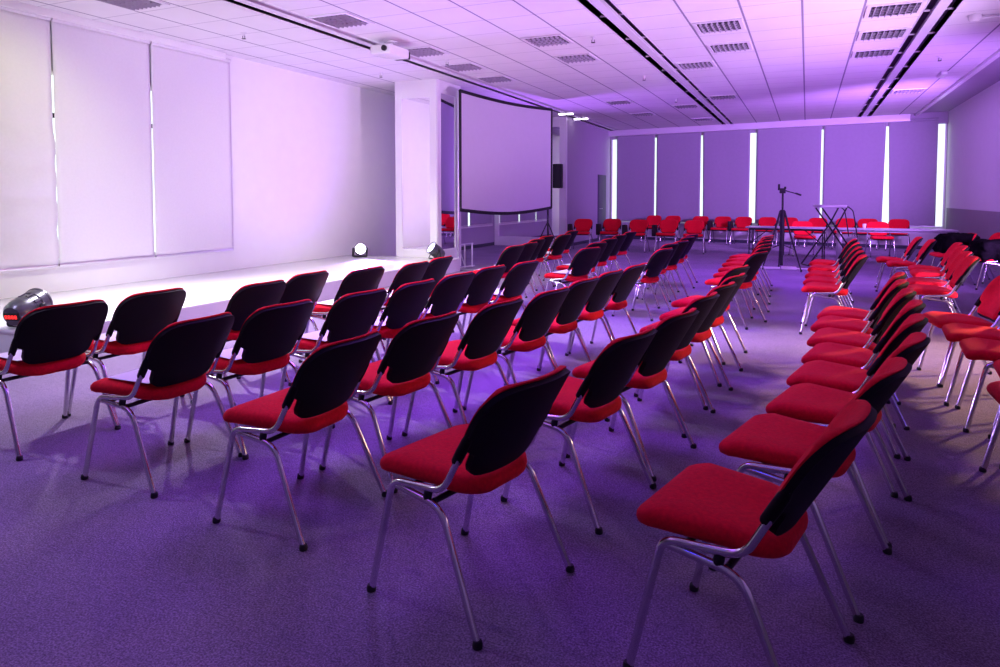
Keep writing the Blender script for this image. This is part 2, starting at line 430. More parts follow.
def shell_bm():
    bm = bmesh.new(); back_surface(bm, PROF, -.016, .004)
    for s in (-1, 1):                                    # sleeves over the uprights
        pts = [(s*.239, yback(z)+.054, z) for z in (.556, .562, .60, .64, .67)]
        add_tube(bm, pts, [.015, .018, .019, .018, .012], 10)
    return bm
def pad_bm():
    prof = [(z + (.007 if z > .74 else .012 if z < .5 else 0), max(.05, w-.004)) for z, w in PROF if not (.487 < z < .5)]
    bm = bmesh.new(); back_surface(bm, prof, .004, .030, crown=1.)
    return bm
def build_chair(name='visitor_chair'):
    t = thing(name, '', 'chair')
    obj('seat', seat_bm(), 'red', t, 180)
    b = obj('backrest', shell_bm(), 'shell', t, 50); obj('cushion', pad_bm(), 'red', b, 60)['label'] = 'red padded front of the backrest'
    b['label'] = 'black plastic backrest shell'
    for s in (-1, 1):
        bm = bmesh.new(); path = fillet([(s*.264, .252, .012), (s*.247, .158, .432), (s*.247, .06, .438)], .06); add_tube(bm, path, TR_, 10)
        l = obj('leg', bm, 'chrome', t, 60)
        bm = bmesh.new(); add_lathe(bm, [(.012, 0), (.0165, .002), (.0175, .012), (.0150, .024), (.013, .026)], 10, Matrix.Translation((s*.2645, .2545, 0))); obj('glide', bm, 'rubber', l, 40)
        bm = bmesh.new(); path = fillet([(s*.247, .06, .438), (s*.247, -.078, .450), (s*.240, yback(.66)+.053, .66)], .05); add_tube(bm, path, TR_, 10)
        obj('side_rail', bm, 'chrome', t, 60)
        bm = bmesh.new(); path = fillet([(s*.243, .148, .417), (s*.252, -.075, .396), (s*.281, -.252, .012)], .065); add_tube(bm, path, TR_, 10)
        l = obj('leg', bm, 'chrome', t, 60)
        bm = bmesh.new(); add_lathe(bm, [(.012, 0), (.0165, .002), (.0175, .012), (.0150, .024), (.013, .026)], 10, Matrix.Translation((s*.282, -.254, 0))); obj('glide', bm, 'rubber', l, 40)
        bm = bmesh.new(); add_lathe(bm, [(.008, -.022), (.0145, -.018), (.016, 0), (.0145, .016), (.008, .020)], 10, Matrix.Translation((s*.246, -.01, .421)) @ Matrix.Rotation(.2, 4, 'X')); obj('clamp', bm, 'rubber', t, 40)
    for y, z in ((.10, .414), (-.035, .404)):
        bm = bmesh.new(); add_tube(bm, [(-.243, y, z), (.243, y, z)], .011, 8); obj('cross_bar', bm, 'dark', t, 60)
    return t
chair0 = build_chair(); used = [False]
def chair(x, y, deg, label, group, extra=None):
    if not used[0]: o = chair0; used[0] = True
    else: o = copy_tree(chair0)
    o.location = (x, y, 0); o.rotation_euler = (0, 0, R(deg-90))
    o['label'] = label; o['group'] = group; o['category'] = 'chair'
    return o
ORD = ['nearest', 'second', 'third', 'fourth', 'fifth', 'sixth', 'seventh', 'eighth']
def ordn(k, n): return 'farthest' if k == n-1 else ORD[k]

near = {
 1: [(-4.12, 2.60, 177), (-4.12, 3.17, 179), (-3.81, 3.80, 179), (-3.92, 4.44, 180), (-3.70, 4.94, 175), (-3.58, 5.52, 180), (-3.64, 6.12, 181)],
 2: [(-3.07, 2.55, 181), (-3.00, 3.12, 175), (-2.88, 3.73, 174), (-2.83, 4.31, 176), (-2.80, 4.91, 174), (-2.78, 5.51, 173), (-2.68, 6.07, 173)],
 3: [(-2.08, 2.46, 178), (-2.01, 3.10, 172), (-1.89, 3.72, 173), (-1.79, 4.31, 172), (-1.77, 4.97, 173), (-1.73, 5.58, 173), (-1.67, 6.18, 174)],
 4: [(-1.11, 2.24, 167), (-.97, 3.12, 168), (-.87, 3.76, 168), (-.84, 4.46, 170), (-.79, 5.07, 169), (-.77, 5.70, 169), (-.80, 6.43, 166)],
 5: [(-.158, 2.205, 167), (.01, 2.89, 166), (.15, 3.48, 166), (.22, 4.04, 168), (.285, 4.60, 169), (.31, 5.16, 171), (.335, 5.72, 171), (.385, 6.27, 171)],
 6: [(1.12, 3.98, 180), (1.25, 4.56, 174), (1.19, 5.17, 175), (1.18, 5.75, 175), (1.16, 6.33, 187)],
}
far = {
 1: [(-3.60, 7.99, 174), (-3.63, 8.56, 175), (-3.82, 9.35, 172), (-3.95, 10.1, 172), (-3.86, 10.71, 172), (-4.12, 11.9, 172)],
 2: [(-2.62, 8.05, 163), (-2.80, 9.00, 164), (-2.89, 9.93, 166), (-3.0, 10.95, 168), (-3.08, 12.0, 168)],
 3: [(-1.79, 8.26, 167), (-1.88, 9.20, 165), (-1.84, 9.80, 164), (-1.91, 10.85, 165), (-1.97, 11.6, 165)],
 4: [(-.73, 8.18, 163), (-.73, 8.92, 164), (-.75, 9.6, 164), (-.78, 10.35, 164), (-.79, 11.0, 164), (-.81, 11.65, 164)],
 5: [(.245, 8.03, 175), (.26, 8.67, 174), (.28, 9.35, 173), (.31, 10.2, 173), (.33, 11.1, 173)],
 6: [(1.25, 8.28, 177), (1.33, 9.02, 177), (1.49, 10.1, 177), (1.54, 10.72, 177), (1.34, 11.4, 177), (1.26, 12.05, 177)],
}
rown = {1: 'front row by stage', 2: 'second row from stage', 3: 'third row from stage', 4: 'fourth row from stage', 5: 'fifth row from stage', 6: 'right-edge row'}
def near_label(r, k, n):
    if (r, k) == (5, 0): return 'large red chair in the right foreground, front leg cut by the bottom edge'
    if (r, k) == (4, 0): return 'large red chair with black back in the middle foreground, nearest of the fourth row'
    if (r, k) == (6, 0): return 'red chair barely showing at the right edge, nearest of the right-edge row'
    look = 'red chair with black back' if r < 5 else 'red chair seen side-on'
    return '%s, %s from the camera in the %s' % (look, ORD[k] if k else 'nearest', rown[r])
def far_label(r, k, n):
    return 'small red chair past the cross aisle, %s in the %s' % (ordn(k, n), rown[r])
papers = []
for r, L_ in near.items():
    for k, (x, y, a) in enumerate(L_):
        chair(x, y, a, near_label(r, k, len(L_)), 'visitor chairs in the %s, near block' % rown[r])
        if r in (1, 2): papers.append((x, y, a, 'near block, %s' % rown[r], k, len(L_)))
for r, L_ in far.items():
    for k, (x, y, a) in enumerate(L_):
        chair(x, y, a, far_label(r, k, len(L_)), 'visitor chairs in the %s, far block' % rown[r])
        if r in (1, 2, 3): papers.append((x, y, a, 'far block, %s' % rown[r], k, len(L_)))
# paper sheets lying on the seats
def paper_bm():
    bm = bmesh.new(); add_box(bm, (-.145, -.195, 0), (.145, .195, .0025)); return bm
p0 = None
for x, y, a, where, k, nn in papers:
    if p0 is None: p0 = o = obj('paper_sheet', paper_bm(), 'paper')
    else: o = p0.copy(); C.objects.link(o)
    an = R(a-90 + random.uniform(-8, 8)); f = Vector((math.cos(R(a)), math.sin(R(a))))
    q = Vector((x, y)) + f*.02
    o.location = (q.x, q.y, .513); o.rotation_euler = (0, 0, an+PI/2)
    tag(o, 'white paper sheet on the %s chair, %s' % (ordn(k, nn), where), 'paper', 'paper sheets left on the seats')

# chairs along the back of the hall, facing the camera
def tablet_arm(parent, side):
    bm = bmesh.new()
    add_tube(bm, fillet([(side*.27, -.10, .44), (side*.29, -.10, .66), (side*.29, .14, .68), (side*.285, .12, .45)], .04), .013, 8)
    a = obj('armrest', bm, 'black', parent, 40); a['label'] = 'black looped armrest'
    bm = bmesh.new(); add_box(bm, (side*.325-.045, -.10, .40), (side*.325+.045, .14, .70), .012); obj('writing_tablet', bm, 'black', a, 40)
BF = [(-5.55, 17.95, -84), (-4.86, 18.32, -88), (-4.05, 17.95, -90), (-3.32, 18.2, -92), (-2.62, 18.05, -86)]
bl = ['red chair with black writing tablet facing us, leftmost one by the alcove',
      'red chair with black writing tablet facing us, in front of the dark door',
      'red chair with black writing tablet facing us, third from the alcove',
      'red chair with black writing tablet facing us, fourth from the alcove',
      'red chair without writing tablet facing us, fifth from the alcove']
for i, (x, y, a) in enumerate(BF):
    o = chair(x, y, a, bl[i], 'chairs facing the camera in front of the back wall')
    if i < 4: tablet_arm(o, 1)
    if i == 0: tablet_arm(o, -1) if False else None
WR = [(-4.56, 22.29), (-3.94, 22.2), (-3.06, 22.06), (-2.39, 21.95), (-1.78, 21.85), (-1.1, 21.75), (-.5, 21.65), (.26, 21.53), (.97, 21.42), (1.52, 21.33), (2.25, 21.21)]
ORD2 = ['first', 'second', 'third', 'fourth', 'fifth', 'sixth', 'seventh', 'eighth', 'ninth', 'tenth', 'last']
for i, (x, y) in enumerate(WR):
    o = chair(x, y, -99 + random.uniform(-3, 3), 'dark red chair against the back wall below the blinds, %s from the left' % ORD2[i], 'chairs lined up against the back wall')
    if i in (0, 3, 4): tablet_arm(o, 1)
chair(-.06, 18.32, -80, 'red chair tucked behind the long thin-legged table, beside the tripod', 'chairs behind the tables')
chair(1.62, 18.75, -80, 'red chair tucked behind the pale table with the column leg', 'chairs behind the tables')
chair(2.80, 13.95, 205, 'red chair standing behind the black coats at the right edge', 'chairs beside the coats')

# ------------------------------------------------------------------ black coats heaped on two chairs at the right
def coat(name, pos, rz, sx, sy, h, label, seed):
    bm = bmesh.new(); bmesh.ops.create_icosphere(bm, subdivisions=5, radius=1)
    for v in bm.verts:
        c = v.co.copy(); r = (abs(c.x)**4+abs(c.y)**4+abs(c.z)**4)**.25
        c /= r
        nz = noise.fractal(Vector((c.x*1.6+seed, c.y*1.6, c.z*1.1)), .8, 2.2, 4)
        c *= 1+.13*nz + .05*math.sin(c.x*11+seed+3*c.y)*(1-c.z*.4)
        taper = 1-.18*(c.z*.5+.5)
        v.co = Vector((c.x*sx*taper, c.y*sy*taper, h*(.5+.5*c.z)))
    o = obj(name, bm, 'coat', None, 180, loc=pos, rz=rz)
    return tag(o, label, 'coat', 'black coats heaped on chairs')
c1 = chair(2.22, 13.55, 190, 'red chair mostly hidden under the left heap of black coats', 'chairs beside the coats')
c2 = chair(2.62, 12.95, 190, 'red chair mostly hidden under the right heap of black coats', 'chairs beside the coats')
coat('coat', (2.30, 13.55, .47), .3, .31, .30, .36, 'bulky black coat heaped on a chair at the right, left of two', 1.3)
coat('coat', (2.68, 12.97, .42), .2, .34, .30, .34, 'bulky black coat heaped on a chair at the right edge, right of two', 5.1)

# ------------------------------------------------------------------ tables
def table(name, pos, rz, length, depth, label, style):
    t = thing(name, label, 'table', (pos[0], pos[1], 0), rz, None)
    bm = bmesh.new(); add_box(bm, (0, -depth/2, .712), (length, depth/2, .74), .005, 2); obj('tabletop', bm, 'tabletop', t, 40)
    bm = bmesh.new(); add_box(bm, (.08, -depth/2+.06, .665), (length-.08, -depth/2+.085, .712)); obj('apron', bm, 'dark' if style == 0 else 'tabletop', t)
    if style == 0:
        for x in (.08, length-.08):
            for s in (-1, 1):
                bm = bmesh.new(); add_tube(bm, [(x, s*(depth/2-.08), .712), (x, s*(depth/2-.05), .0)], .014); obj('leg', bm, 'dark', t, 40)
            bm = bmesh.new(); add_tube(bm, [(x, -depth/2+.08, .2), (x, depth/2-.08, .2)], .01); obj('stretcher', bm, 'dark', t, 40)
            sgn = 1 if x < length/2 else -1
            bm = bmesh.new(); add_tube(bm, [(x, -.1, .35), (x+sgn*.42, -.1, .70)], .01); obj('brace', bm, 'dark', t, 40)
    else:
        bm = bmesh.new(); add_box(bm, (.10, -.06, .03), (.20, .06, .712), .01); add_box(bm, (.11, -depth/2+.03, 0), (.19, depth/2-.03, .04), .01); obj('leg', bm, 'alu', t, 40)
        bm = bmesh.new()
        for s in (-1, 1): add_box(bm, (length-.20, s*.10-.03, .03), (length-.10, s*.10+.03, .712), .008)
        add_box(bm, (length-.19, -depth/2+.03, 0), (length-.11, depth/2-.03, .04), .01); obj('leg', bm, 'dark', t, 40)
    return t
ta = math.atan2(17.97-17.16, .55+1.27)
table('long_table', (-1.27, 17.36), -.10, 1.72, .62, 'long table with thin black legs in front of the back-wall chairs', 0)
table('pale_table', (.52, 17.05), .05, 2.35, .62, 'pale table with a broad column leg, right of the thin-legged table', 1)
t = thing('paper_cup', 'small bright white cup on the pale table', 'cup', (1.17, 17.18, .74))
bm = bmesh.new(); add_lathe(bm, [(.028, 0), (.03, .004), (.036, .085), (.038, .09), (.034, .088), (.028, .01)], 14); obj('cup_body', bm, 'white', t, 40)
bm = bmesh.new(); add_lathe(bm, [(.038, .088), (.039, .092), (.036, .097), (.02, .098)], 14); obj('lid', bm, 'white', t, 40)

# ------------------------------------------------------------------ camera tripod on a dolly
t = thing('camera_tripod', 'tall black camera tripod with pan handle in front of the long table', 'tripod', (-.43, 14.47, 0))
bm = bmesh.new(); add_tube(bm, [(0, 0, .10), (0, 0, .30), (0, 0, .301), (0, 0, 1.18)], [.03, .03, .045, .045], 10); obj('centre_column', bm, 'black', t, 40)
bm = bmesh.new(); add_tube(bm, [(0, 0, 1.10), (0, 0, 1.50)], .018, 10); obj('post', bm, 'black', t, 40)
for k, a in enumerate((PI*.55, PI*1.15, PI*1.88)):
    bm = bmesh.new(); c, s = math.cos(a), math.sin(a)
    add_tube(bm, [(c*.04, s*.04, 1.16), (c*.16, s*.16, .72), (c*.38, s*.38, .03)], [.020, .017, .012], 8)
    add_tube(bm, [(c*.03, s*.03, .5), (c*.25, s*.25, .42)], .006, 6)
    l = obj('leg', bm, 'black', t, 40)
    bm = bmesh.new(); add_lathe(bm, [(.012, 0), (.018, .01), (.014, .04)], 10, Matrix.Translation((c*.385, s*.385, 0))); obj('rubber_foot', bm, 'rubber', l, 40)
bm = bmesh.new(); add_box(bm, (-.06, -.05, 1.50), (.05, .05, 1.60), .012); add_box(bm, (-.09, -.03, 1.56), (-.05, .03, 1.68), .006); add_box(bm, (.02, -.03, 1.58), (.06, .03, 1.63), .006); h = obj('head', bm, 'black', t, 40)
bm = bmesh.new(); add_tube(bm, [(.04, 0, 1.555), (.22, -.03, 1.50), (.23, -.03, 1.50), (.33, -.05, 1.465)], [.010, .010, .017, .017], 8); obj('pan_handle', bm, 'black', h, 40)
bm = bmesh.new(); add_box(bm, (-.62, -.05, .0), (-.18, .05, .035), .008); add_box(bm, (-.16, -.07, 0), (.12, .07, .05), .01); add_box(bm, (.1, -.02, .005), (.56, .02, .03), .006)
o = obj('cable_cover', bm, 'white', None, 40, loc=(-.28, 14.78, 0), rz=.08); tag(o, 'flat white cable covers on the carpet behind the camera tripod', 'cable cover')

# ------------------------------------------------------------------ tall folding stand with X legs
t = thing('folding_stand', 'tall folding stand with crossed black legs and pale tray, right of the tripod', 'stand', (.42, 15.85, 0), .35)
def P(u, z, y=0.): return (u, y, z)
bm = bmesh.new()
for y in (-.20, .20): add_tube(bm, fillet([P(.28, 1.22, y), P(.10, .86, y), P(-.46, .02, y)], .1), .017, 8)
add_tube(bm, [P(-.46, .02, -.20), P(-.46, .02, .20)], .015, 8); obj('leg_frame', bm, 'dark', t, 40)
bm = bmesh.new()
for y in (-.17, .17): add_tube(bm, fillet([P(-.20, 1.20, y), P(.06, .84, y), P(.62, .02, y)], .1), .017, 8)
add_tube(bm, [P(.62, .02, -.17), P(.62, .02, .17)], .015, 8); obj('leg_frame', bm, 'dark', t, 40)
bm = bmesh.new(); add_box(bm, (-.24, -.22, 1.21), (.28, .22, 1.27), .015); obj('tray', bm, 'tabletop', t, 40)
bm = bmesh.new()
for y in (-.2, .2): add_tube(bm, fillet([P(.27, 1.25, y), P(.40, 1.16, y), P(.44, .95, y), P(.5, .6, y)], .06), .012, 8)
obj('side_strut', bm, 'dark', t, 40)

# ------------------------------------------------------------------ projection screen and its stand
sa = Vector((-6.17, 11.98)); sb = Vector((-5.53, 15.42)); sd = (sb-sa).normalized(); sl = (sb-sa).length; sang = math.atan2(sd.y, sd.x)
t = thing('projection_screen', 'large projection screen in a black frame beyond the stage end', 'screen', (sa.x, sa.y, 0), sang)
ZB, ZT = 1.18, 3.48
def sagb(u): return ZB - .10*math.sin(PI*u)*1.0 + .0
def sagt(u): return ZT - .05*math.sin(PI*u)
bm = bmesh.new(); NX, NZ = 24, 10
for yo in (-.004, .004):
    g = [[bm.verts.new((u/NX*sl, yo + .02*math.sin(PI*u/NX), sagb(u/NX)+(sagt(u/NX)-sagb(u/NX))*v/NZ)) for u in range(NX+1)] for v in range(NZ+1)]
    for v in range(NZ):
        for u in range(NX): bm.faces.new((g[v][u], g[v][u+1], g[v+1][u+1], g[v+1][u]))
obj('fabric', bm, 'screen', t, 180)
bm = bmesh.new()
for f in (sagb, sagt): add_tube(bm, [(u/NX*sl, .02*math.sin(PI*u/NX), f(u/NX)) for u in range(NX+1)], .035, 8, flat=.6)
for x in (0, sl): add_tube(bm, [(x, 0, ZB-.01), (x, 0, ZT+.01)], .03, 8)
obj('border', bm, 'black', t, 40)
# near leg: light metal trestle
bm = bmesh.new()
add_tube(bm, [(-.03, .03, .03), (-.03, .03, 3.46)], .022, 8)
for x in (.18, .42): add_tube(bm, [(x, .03, .03), (x, .03, .50)], .016, 8)
add_tube(bm, [(-.03, .03, .50), (.46, .03, .50)], .014, 8); add_tube(bm, [(-.03, .03, .05), (.5, .03, .05)], .014, 8); add_tube(bm, [(-.03, .03, .48), (.18, .03, .06)], .010, 8)
add_tube(bm, [(-.03, -.45, .02), (-.03, .26, .02)], .016, 8)
obj('leg', bm, 'alu', t, 40)['label'] = 'pale metal trestle leg'
# far leg: black tripod
xb = sl-.10
bm = bmesh.new(); add_tube(bm, [(xb, .03, .25), (xb, .03, 3.0)], .024, 8)
for a in (.4, 2.5, 4.6): add_tube(bm, [(xb, .03, .85), (xb+.42*math.cos(a), .03+.42*math.sin(a), .015)], .014, 8); add_tube(bm, [(xb, .03, .35), (xb+.22*math.cos(a), .03+.22*math.sin(a), .42)], .008, 6)
obj('leg', bm, 'dark', t, 40)['label'] = 'black tripod leg'

# loudspeaker on the white frame behind the screen
t = thing('loudspeaker', 'black loudspeaker hung on the white frame right of the projection screen', 'speaker', (XA-.19, 18.62, 1.68))
bm = bmesh.new(); add_box(bm, (-.12, -.22, 0), (.12, 0, .68), .02); obj('cabinet', bm, 'black', t, 40)
bm = bmesh.new(); add_box(bm, (-.10, -.235, .03), (.10, -.22, .65), .006); obj('grille', bm, 'dark', t, 40)
bm = bmesh.new(); add_box(bm, (-.05, 0, .25), (.05, .055, .45)); obj('wall_bracket', bm, 'dark', t)

# ------------------------------------------------------------------ LED par cans on the stage
def par(pos, az, tilt, label, lens, display=False, sc=1.):
    t = thing('par_light', label, 'stage light', (pos[0], pos[1], SZ+.006), R(az), 'stage lights on the white platform'); t.scale = (sc,)*3
    # local frame: barrel points along +x, tilted upward
    hub = Vector((0, 0, .165)); mt = Matrix.Translation(hub) @ Matrix.Rotation(-R(tilt), 4, 'Y') @ Matrix.Rotation(PI/2, 4, 'Y')
    bm = bmesh.new()
    add_lathe(bm, [(.035, -.19), (.085, -.185), (.112, -.15), (.125, -.07), (.126, -.03), (.118, -.02), (.118, .05), (.128, .06), (.130, .13), (.136, .135), (.136, .15), (.122, .15), (.120, .125)], 28, mt)
    b = obj('housing', bm, 'par', t, 35)
    bm = bmesh.new()
    for k in range(10):                      # cooling ribs round the barrel
        a = 2*PI*k/10; add_box(bm, (-.012, .118, -.015), (.012, .128, .05), mtx=mt @ Matrix.Rotation(a, 4, 'Z'))
    obj('rib', bm, 'par', b, 40)
    bm = bmesh.new(); add_lathe(bm, [(.118, .126), (.117, .134), (.06, .138), (.01, .139)], 24, mt); obj('lens', bm, lens, t, 60)
    bm = bmesh.new()
    add_tube(bm, fillet([(0, -.165, .19), (-.035, -.165, .012), (-.035, .165, .012), (0, .165, .19)], .02), .010, 8, flat=1.6); o = obj('yoke', bm, 'dark', t, 40)
    bm = bmesh.new()
    add_tube(bm, fillet([(0, -.150, .19), (.10, -.150, .012), (.10, .150, .012), (0, .150, .19)], .02), .009, 8, flat=1.6); obj('yoke', bm, 'dark', t, 40)
    for s in (-1, 1):
        bm = bmesh.new(); add_lathe(bm, [(.012, 0), (.028, .004), (.03, .03), (.022, .04), (.008, .042)], 12, Matrix.Translation((0, s*.135, .19)) @ Matrix.Rotation(-s*PI/2, 4, 'X')); obj('knob', bm, 'dark', t, 40)
    if display:
        md = mt @ Matrix.Translation((0, 0, -.192))
        bm = bmesh.new(); add_box(bm, (-.035, -.07, -.006), (.035, .07, .01), .004, 1, md); d_ = obj('display_panel', bm, 'black', t, 40)
        bm = bmesh.new()
        seg = {'A': ((-.012, .012), (.006, .010)), }
        def digit(cx, pat):
            for (x0, y0, x1, y1) in pat: add_box(bm, (x0, cx+y0, -.010), (x1, cx+y1, -.006), mtx=md)
        full = [(-.016, -.007, -.0135, .007), (.0135, -.007, .016, .007), (-.00125, -.007, .00125, .007), (-.016, -.009, .0, -.0065), (-.016, .0065, .0, .009), (0, -.009, .016, -.0065), (0, .0065, .016, .009)]
        for cx in (-.045, -.015, .015, .045): digit(cx, full)
        obj('digits', bm, 'display', d_)
    return t, mt
def aim(az, tilt): return Vector((math.cos(R(az))*math.cos(R(tilt)), math.sin(R(az))*math.cos(R(tilt)), math.sin(R(tilt))))
par((-6.46, 3.95), 109, 15, 'grey stage light with red digits on the near stage corner', 'ledblue', True)
par((-8.02, 11.26), -48, 12, 'glowing stage light facing us at the far end of the stage', 'led', sc=.84)
par((-6.40, 11.42), 236, 36, 'stage light tilted upward beside the mirrored column', 'ledblue', sc=.9)

# ------------------------------------------------------------------ ceiling fittings
def vent_build():
    t = thing('air_vent', '', 'vent', group='square ceiling air vents')
    a = .31
    bm = bmesh.new()
    for lo, hi in (((-a, -a, -.012), (a, -a+.05, .01)), ((-a, a-.05, -.012), (a, a, .01)), ((-a, -a+.05, -.012), (-a+.05, a-.05, .01)), ((a-.05, -a+.05, -.012), (a, a-.05, .01))): add_box(bm, lo, hi, .003, 1)
    obj('frame', bm, 'vent', t)
    bm = bmesh.new(); add_box(bm, (-a+.03, -a+.03, -.002), (a-.03, a-.03, .002)); obj('duct', bm, 'ventdark', t)
    for k in range(7):
        x = -.21 + k*.07
        bm = bmesh.new()
        add_box(bm, (-.004, -.255, -.022), (.004, .255, .018), mtx=Matrix.Translation((x, 0, -.01)) @ Matrix.Rotation(.6, 4, 'Y')); obj('slat', bm, 'slat', t)
    bm = bmesh.new()
    for y in (-.12, .0, .12): add_box(bm, (-.25, y-.004, -.022), (.25, y+.004, .0)); 
    obj('cross_slat', bm, 'slat', t)
    return t
def bayx(k, i): return BAY0 + PER*k + TILE*(i+.5)
vents = [(0, 1, 9.63), (0, 1, 11.02), (0, 4, 9.63), (0, 4, 11.02), (0, 4, 12.40), (-1, 0, 7.35), (-1, 0, 9.42), (-1, 0, 10.80), (-1, 0, 12.15), (-1, 3, 9.50), (-1, 3, 10.88),
         (0, 0, 12.27), (0, 0, 16.42), (-1, 4, 17.7), (-1, 2, 16.3), (-1, 2, 18.9), (-1, 4, 20.8), (1, 0, 17.1), (-2, 3, 5.63)]
vl = ['square vent in the middle ceiling bay, nearest the camera, left of centre', 'square vent in the middle ceiling bay, second from the camera, left of centre',
      'square vent left of the right-hand light slot, nearest the top edge', 'square vent left of the right-hand light slot, second of three', 'square vent left of the right-hand light slot, third of three',
      'square vent beside the left light slot, nearest the camera', 'square vent just past the ceiling projector', 'square vent above the mirrored column, right of the left light slot', 'square vent above the projection screen top edge',
      'square vent in the bay left of the middle light slot, nearer of two', 'square vent in the bay left of the middle light slot, farther of two',
      'square vent just right of the middle light slot, nearer one', 'square vent just right of the middle light slot, farther one', 'square vent left of the middle light slot beyond the pair, first of two', 'small square vent high above the far alcove, nearer one',
      'small square vent high above the far alcove, farther one', 'square vent farthest back beside the middle light slot', 'wide faint vent right of the right-hand light slot near the back wall', 'square vent at the top edge above the left blinds']
v0 = None
for (k, i, y), lab in zip(vents, vl):
    if v0 is None: v0 = o = vent_build()
    else: o = copy_tree(v0)
    o.location = (bayx(k, i), y, H-.004); o['label'] = lab
def sprinkler():
    t = thing('sprinkler', '', 'sprinkler', group='ceiling sprinklers')
    bm = bmesh.new(); add_lathe(bm, [(.045, 0), (.045, -.008), (.02, -.014), (.012, -.05), (.006, -.055)][::-1], 12); obj('escutcheon', bm, 'vent', t, 40)
    bm = bmesh.new(); add_tube(bm, fillet([(-.02, 0, -.04), (-.02, 0, -.075), (.02, 0, -.075), (.02, 0, -.04)], .01), .004, 6); add_lathe(bm, [(.003, -.085), (.03, -.083), (.03, -.079), (.003, -.077)], 12); obj('deflector', bm, 'dark', t, 40)
    return t
sp = [(-2.81, 9.57, 'ceiling sprinkler left of the middle light slot, nearest of three'), (-2.83, 13.01, 'ceiling sprinkler left of the middle light slot, second of three'), (-2.81, 16.33, 'ceiling sprinkler left of the middle light slot, third of three'),
      (-7.15, 7.38, 'ceiling sprinkler above the last left-wall blind'), (-7.15, 10.74, 'ceiling sprinkler left of the mirrored column top'), (-5.48, 10.18, 'ceiling sprinkler between the vents right of the left light slot'), (1.9, 13.1, 'ceiling sprinkler right of the right-hand light slot, beside the small lamp')]
s0 = None
for x, y, lab in sp:
    if s0 is None: s0 = o = sprinkler()
    else: o = copy_tree(s0)
    o.location = (x, y, H+.002); o['label'] = lab
# small wall-mounted style detector near the top right
t = thing('ceiling_detector', 'white round detector with an arm at the top right of the ceiling', 'detector', (1.86, 10.35, H-.002))
bm = bmesh.new(); add_lathe(bm, [(.02, -.085), (.05, -.08), (.07, -.05), (.075, -.02), (.075, 0)], 20); obj('detector_body', bm, 'vent', t, 40)
bm = bmesh.new(); add_tube(bm, [(.06, .0, -.04), (.32, .05, -.02)], [.02, .012], 8); obj('arm', bm, 'vent', t, 40)
t = thing('ceiling_lamp', 'short white batten lamp on the ceiling right of the right-hand light slot', 'lamp', (2.22, 14.95, H-.002))
bm = bmesh.new(); add_box(bm, (-.05, -.22, -.05), (.05, .22, -.012), .01); obj('diffuser', bm, 'white', t, 40)
bm = bmesh.new(); add_box(bm, (-.06, -.25, -.014), (.06, .25, 0), .004); obj('lamp_base', bm, 'vent', t, 40)
for (x, y, lab) in ((-5.98, 17.84, 'small lit ceiling lamp above the alcove, left one'), (-5.96, 19.13, 'small lit ceiling lamp above the alcove, right one')):
    t = thing('recessed_lamp', lab, 'lamp', (x, y, H-.002), 0, 'lit lamps over the alcove')
    x0 = t.location.x
    bm = bmesh.new(); add_box(bm, (-.24, -.09, -.012), (.24, .09, .0), .004); obj('lamp_frame', bm, 'vent', t, 40)
    bm = bmesh.new(); add_box(bm, (-.20, -.035, -.045), (-.02, .035, -.012), .008); obj('lamp_tube', bm, 'lampwhite', t, 40)
    bm = bmesh.new(); add_box(bm, (.02, -.035, -.045), (.20, .035, -.012), .008); obj('lamp_tube', bm, 'lampwhite', t, 40)
# ceiling projector
t = thing('ceiling_projector', 'white projector with a dark end hung beside the left light slot', 'projector', (-5.58, 8.66, H-.002))
bm = bmesh.new(); add_lathe(bm, [(.09, 0), (.09, -.015), (.02, -.02), (.02, -.10)][::-1], 16); obj('mount', bm, 'white', t, 40)
bm = bmesh.new(); add_box(bm, (-.17, -.30, -.22), (.17, .22, -.09), .03, 3); obj('projector_body', bm, 'white', t, 40)
bm = bmesh.new(); add_box(bm, (-.12, .22, -.21), (.12, .33, -.10), .01); o = obj('end_panel', bm, 'dark', t, 40)
bm = bmesh.new(); add_lathe(bm, [(.03, 0), (.04, .01), (.04, .04), (.03, .045)], 16, Matrix.Translation((.08, -.29, -.155)) @ Matrix.Rotation(PI/2, 4, 'X')); obj('lens', bm, 'dark', t, 40)

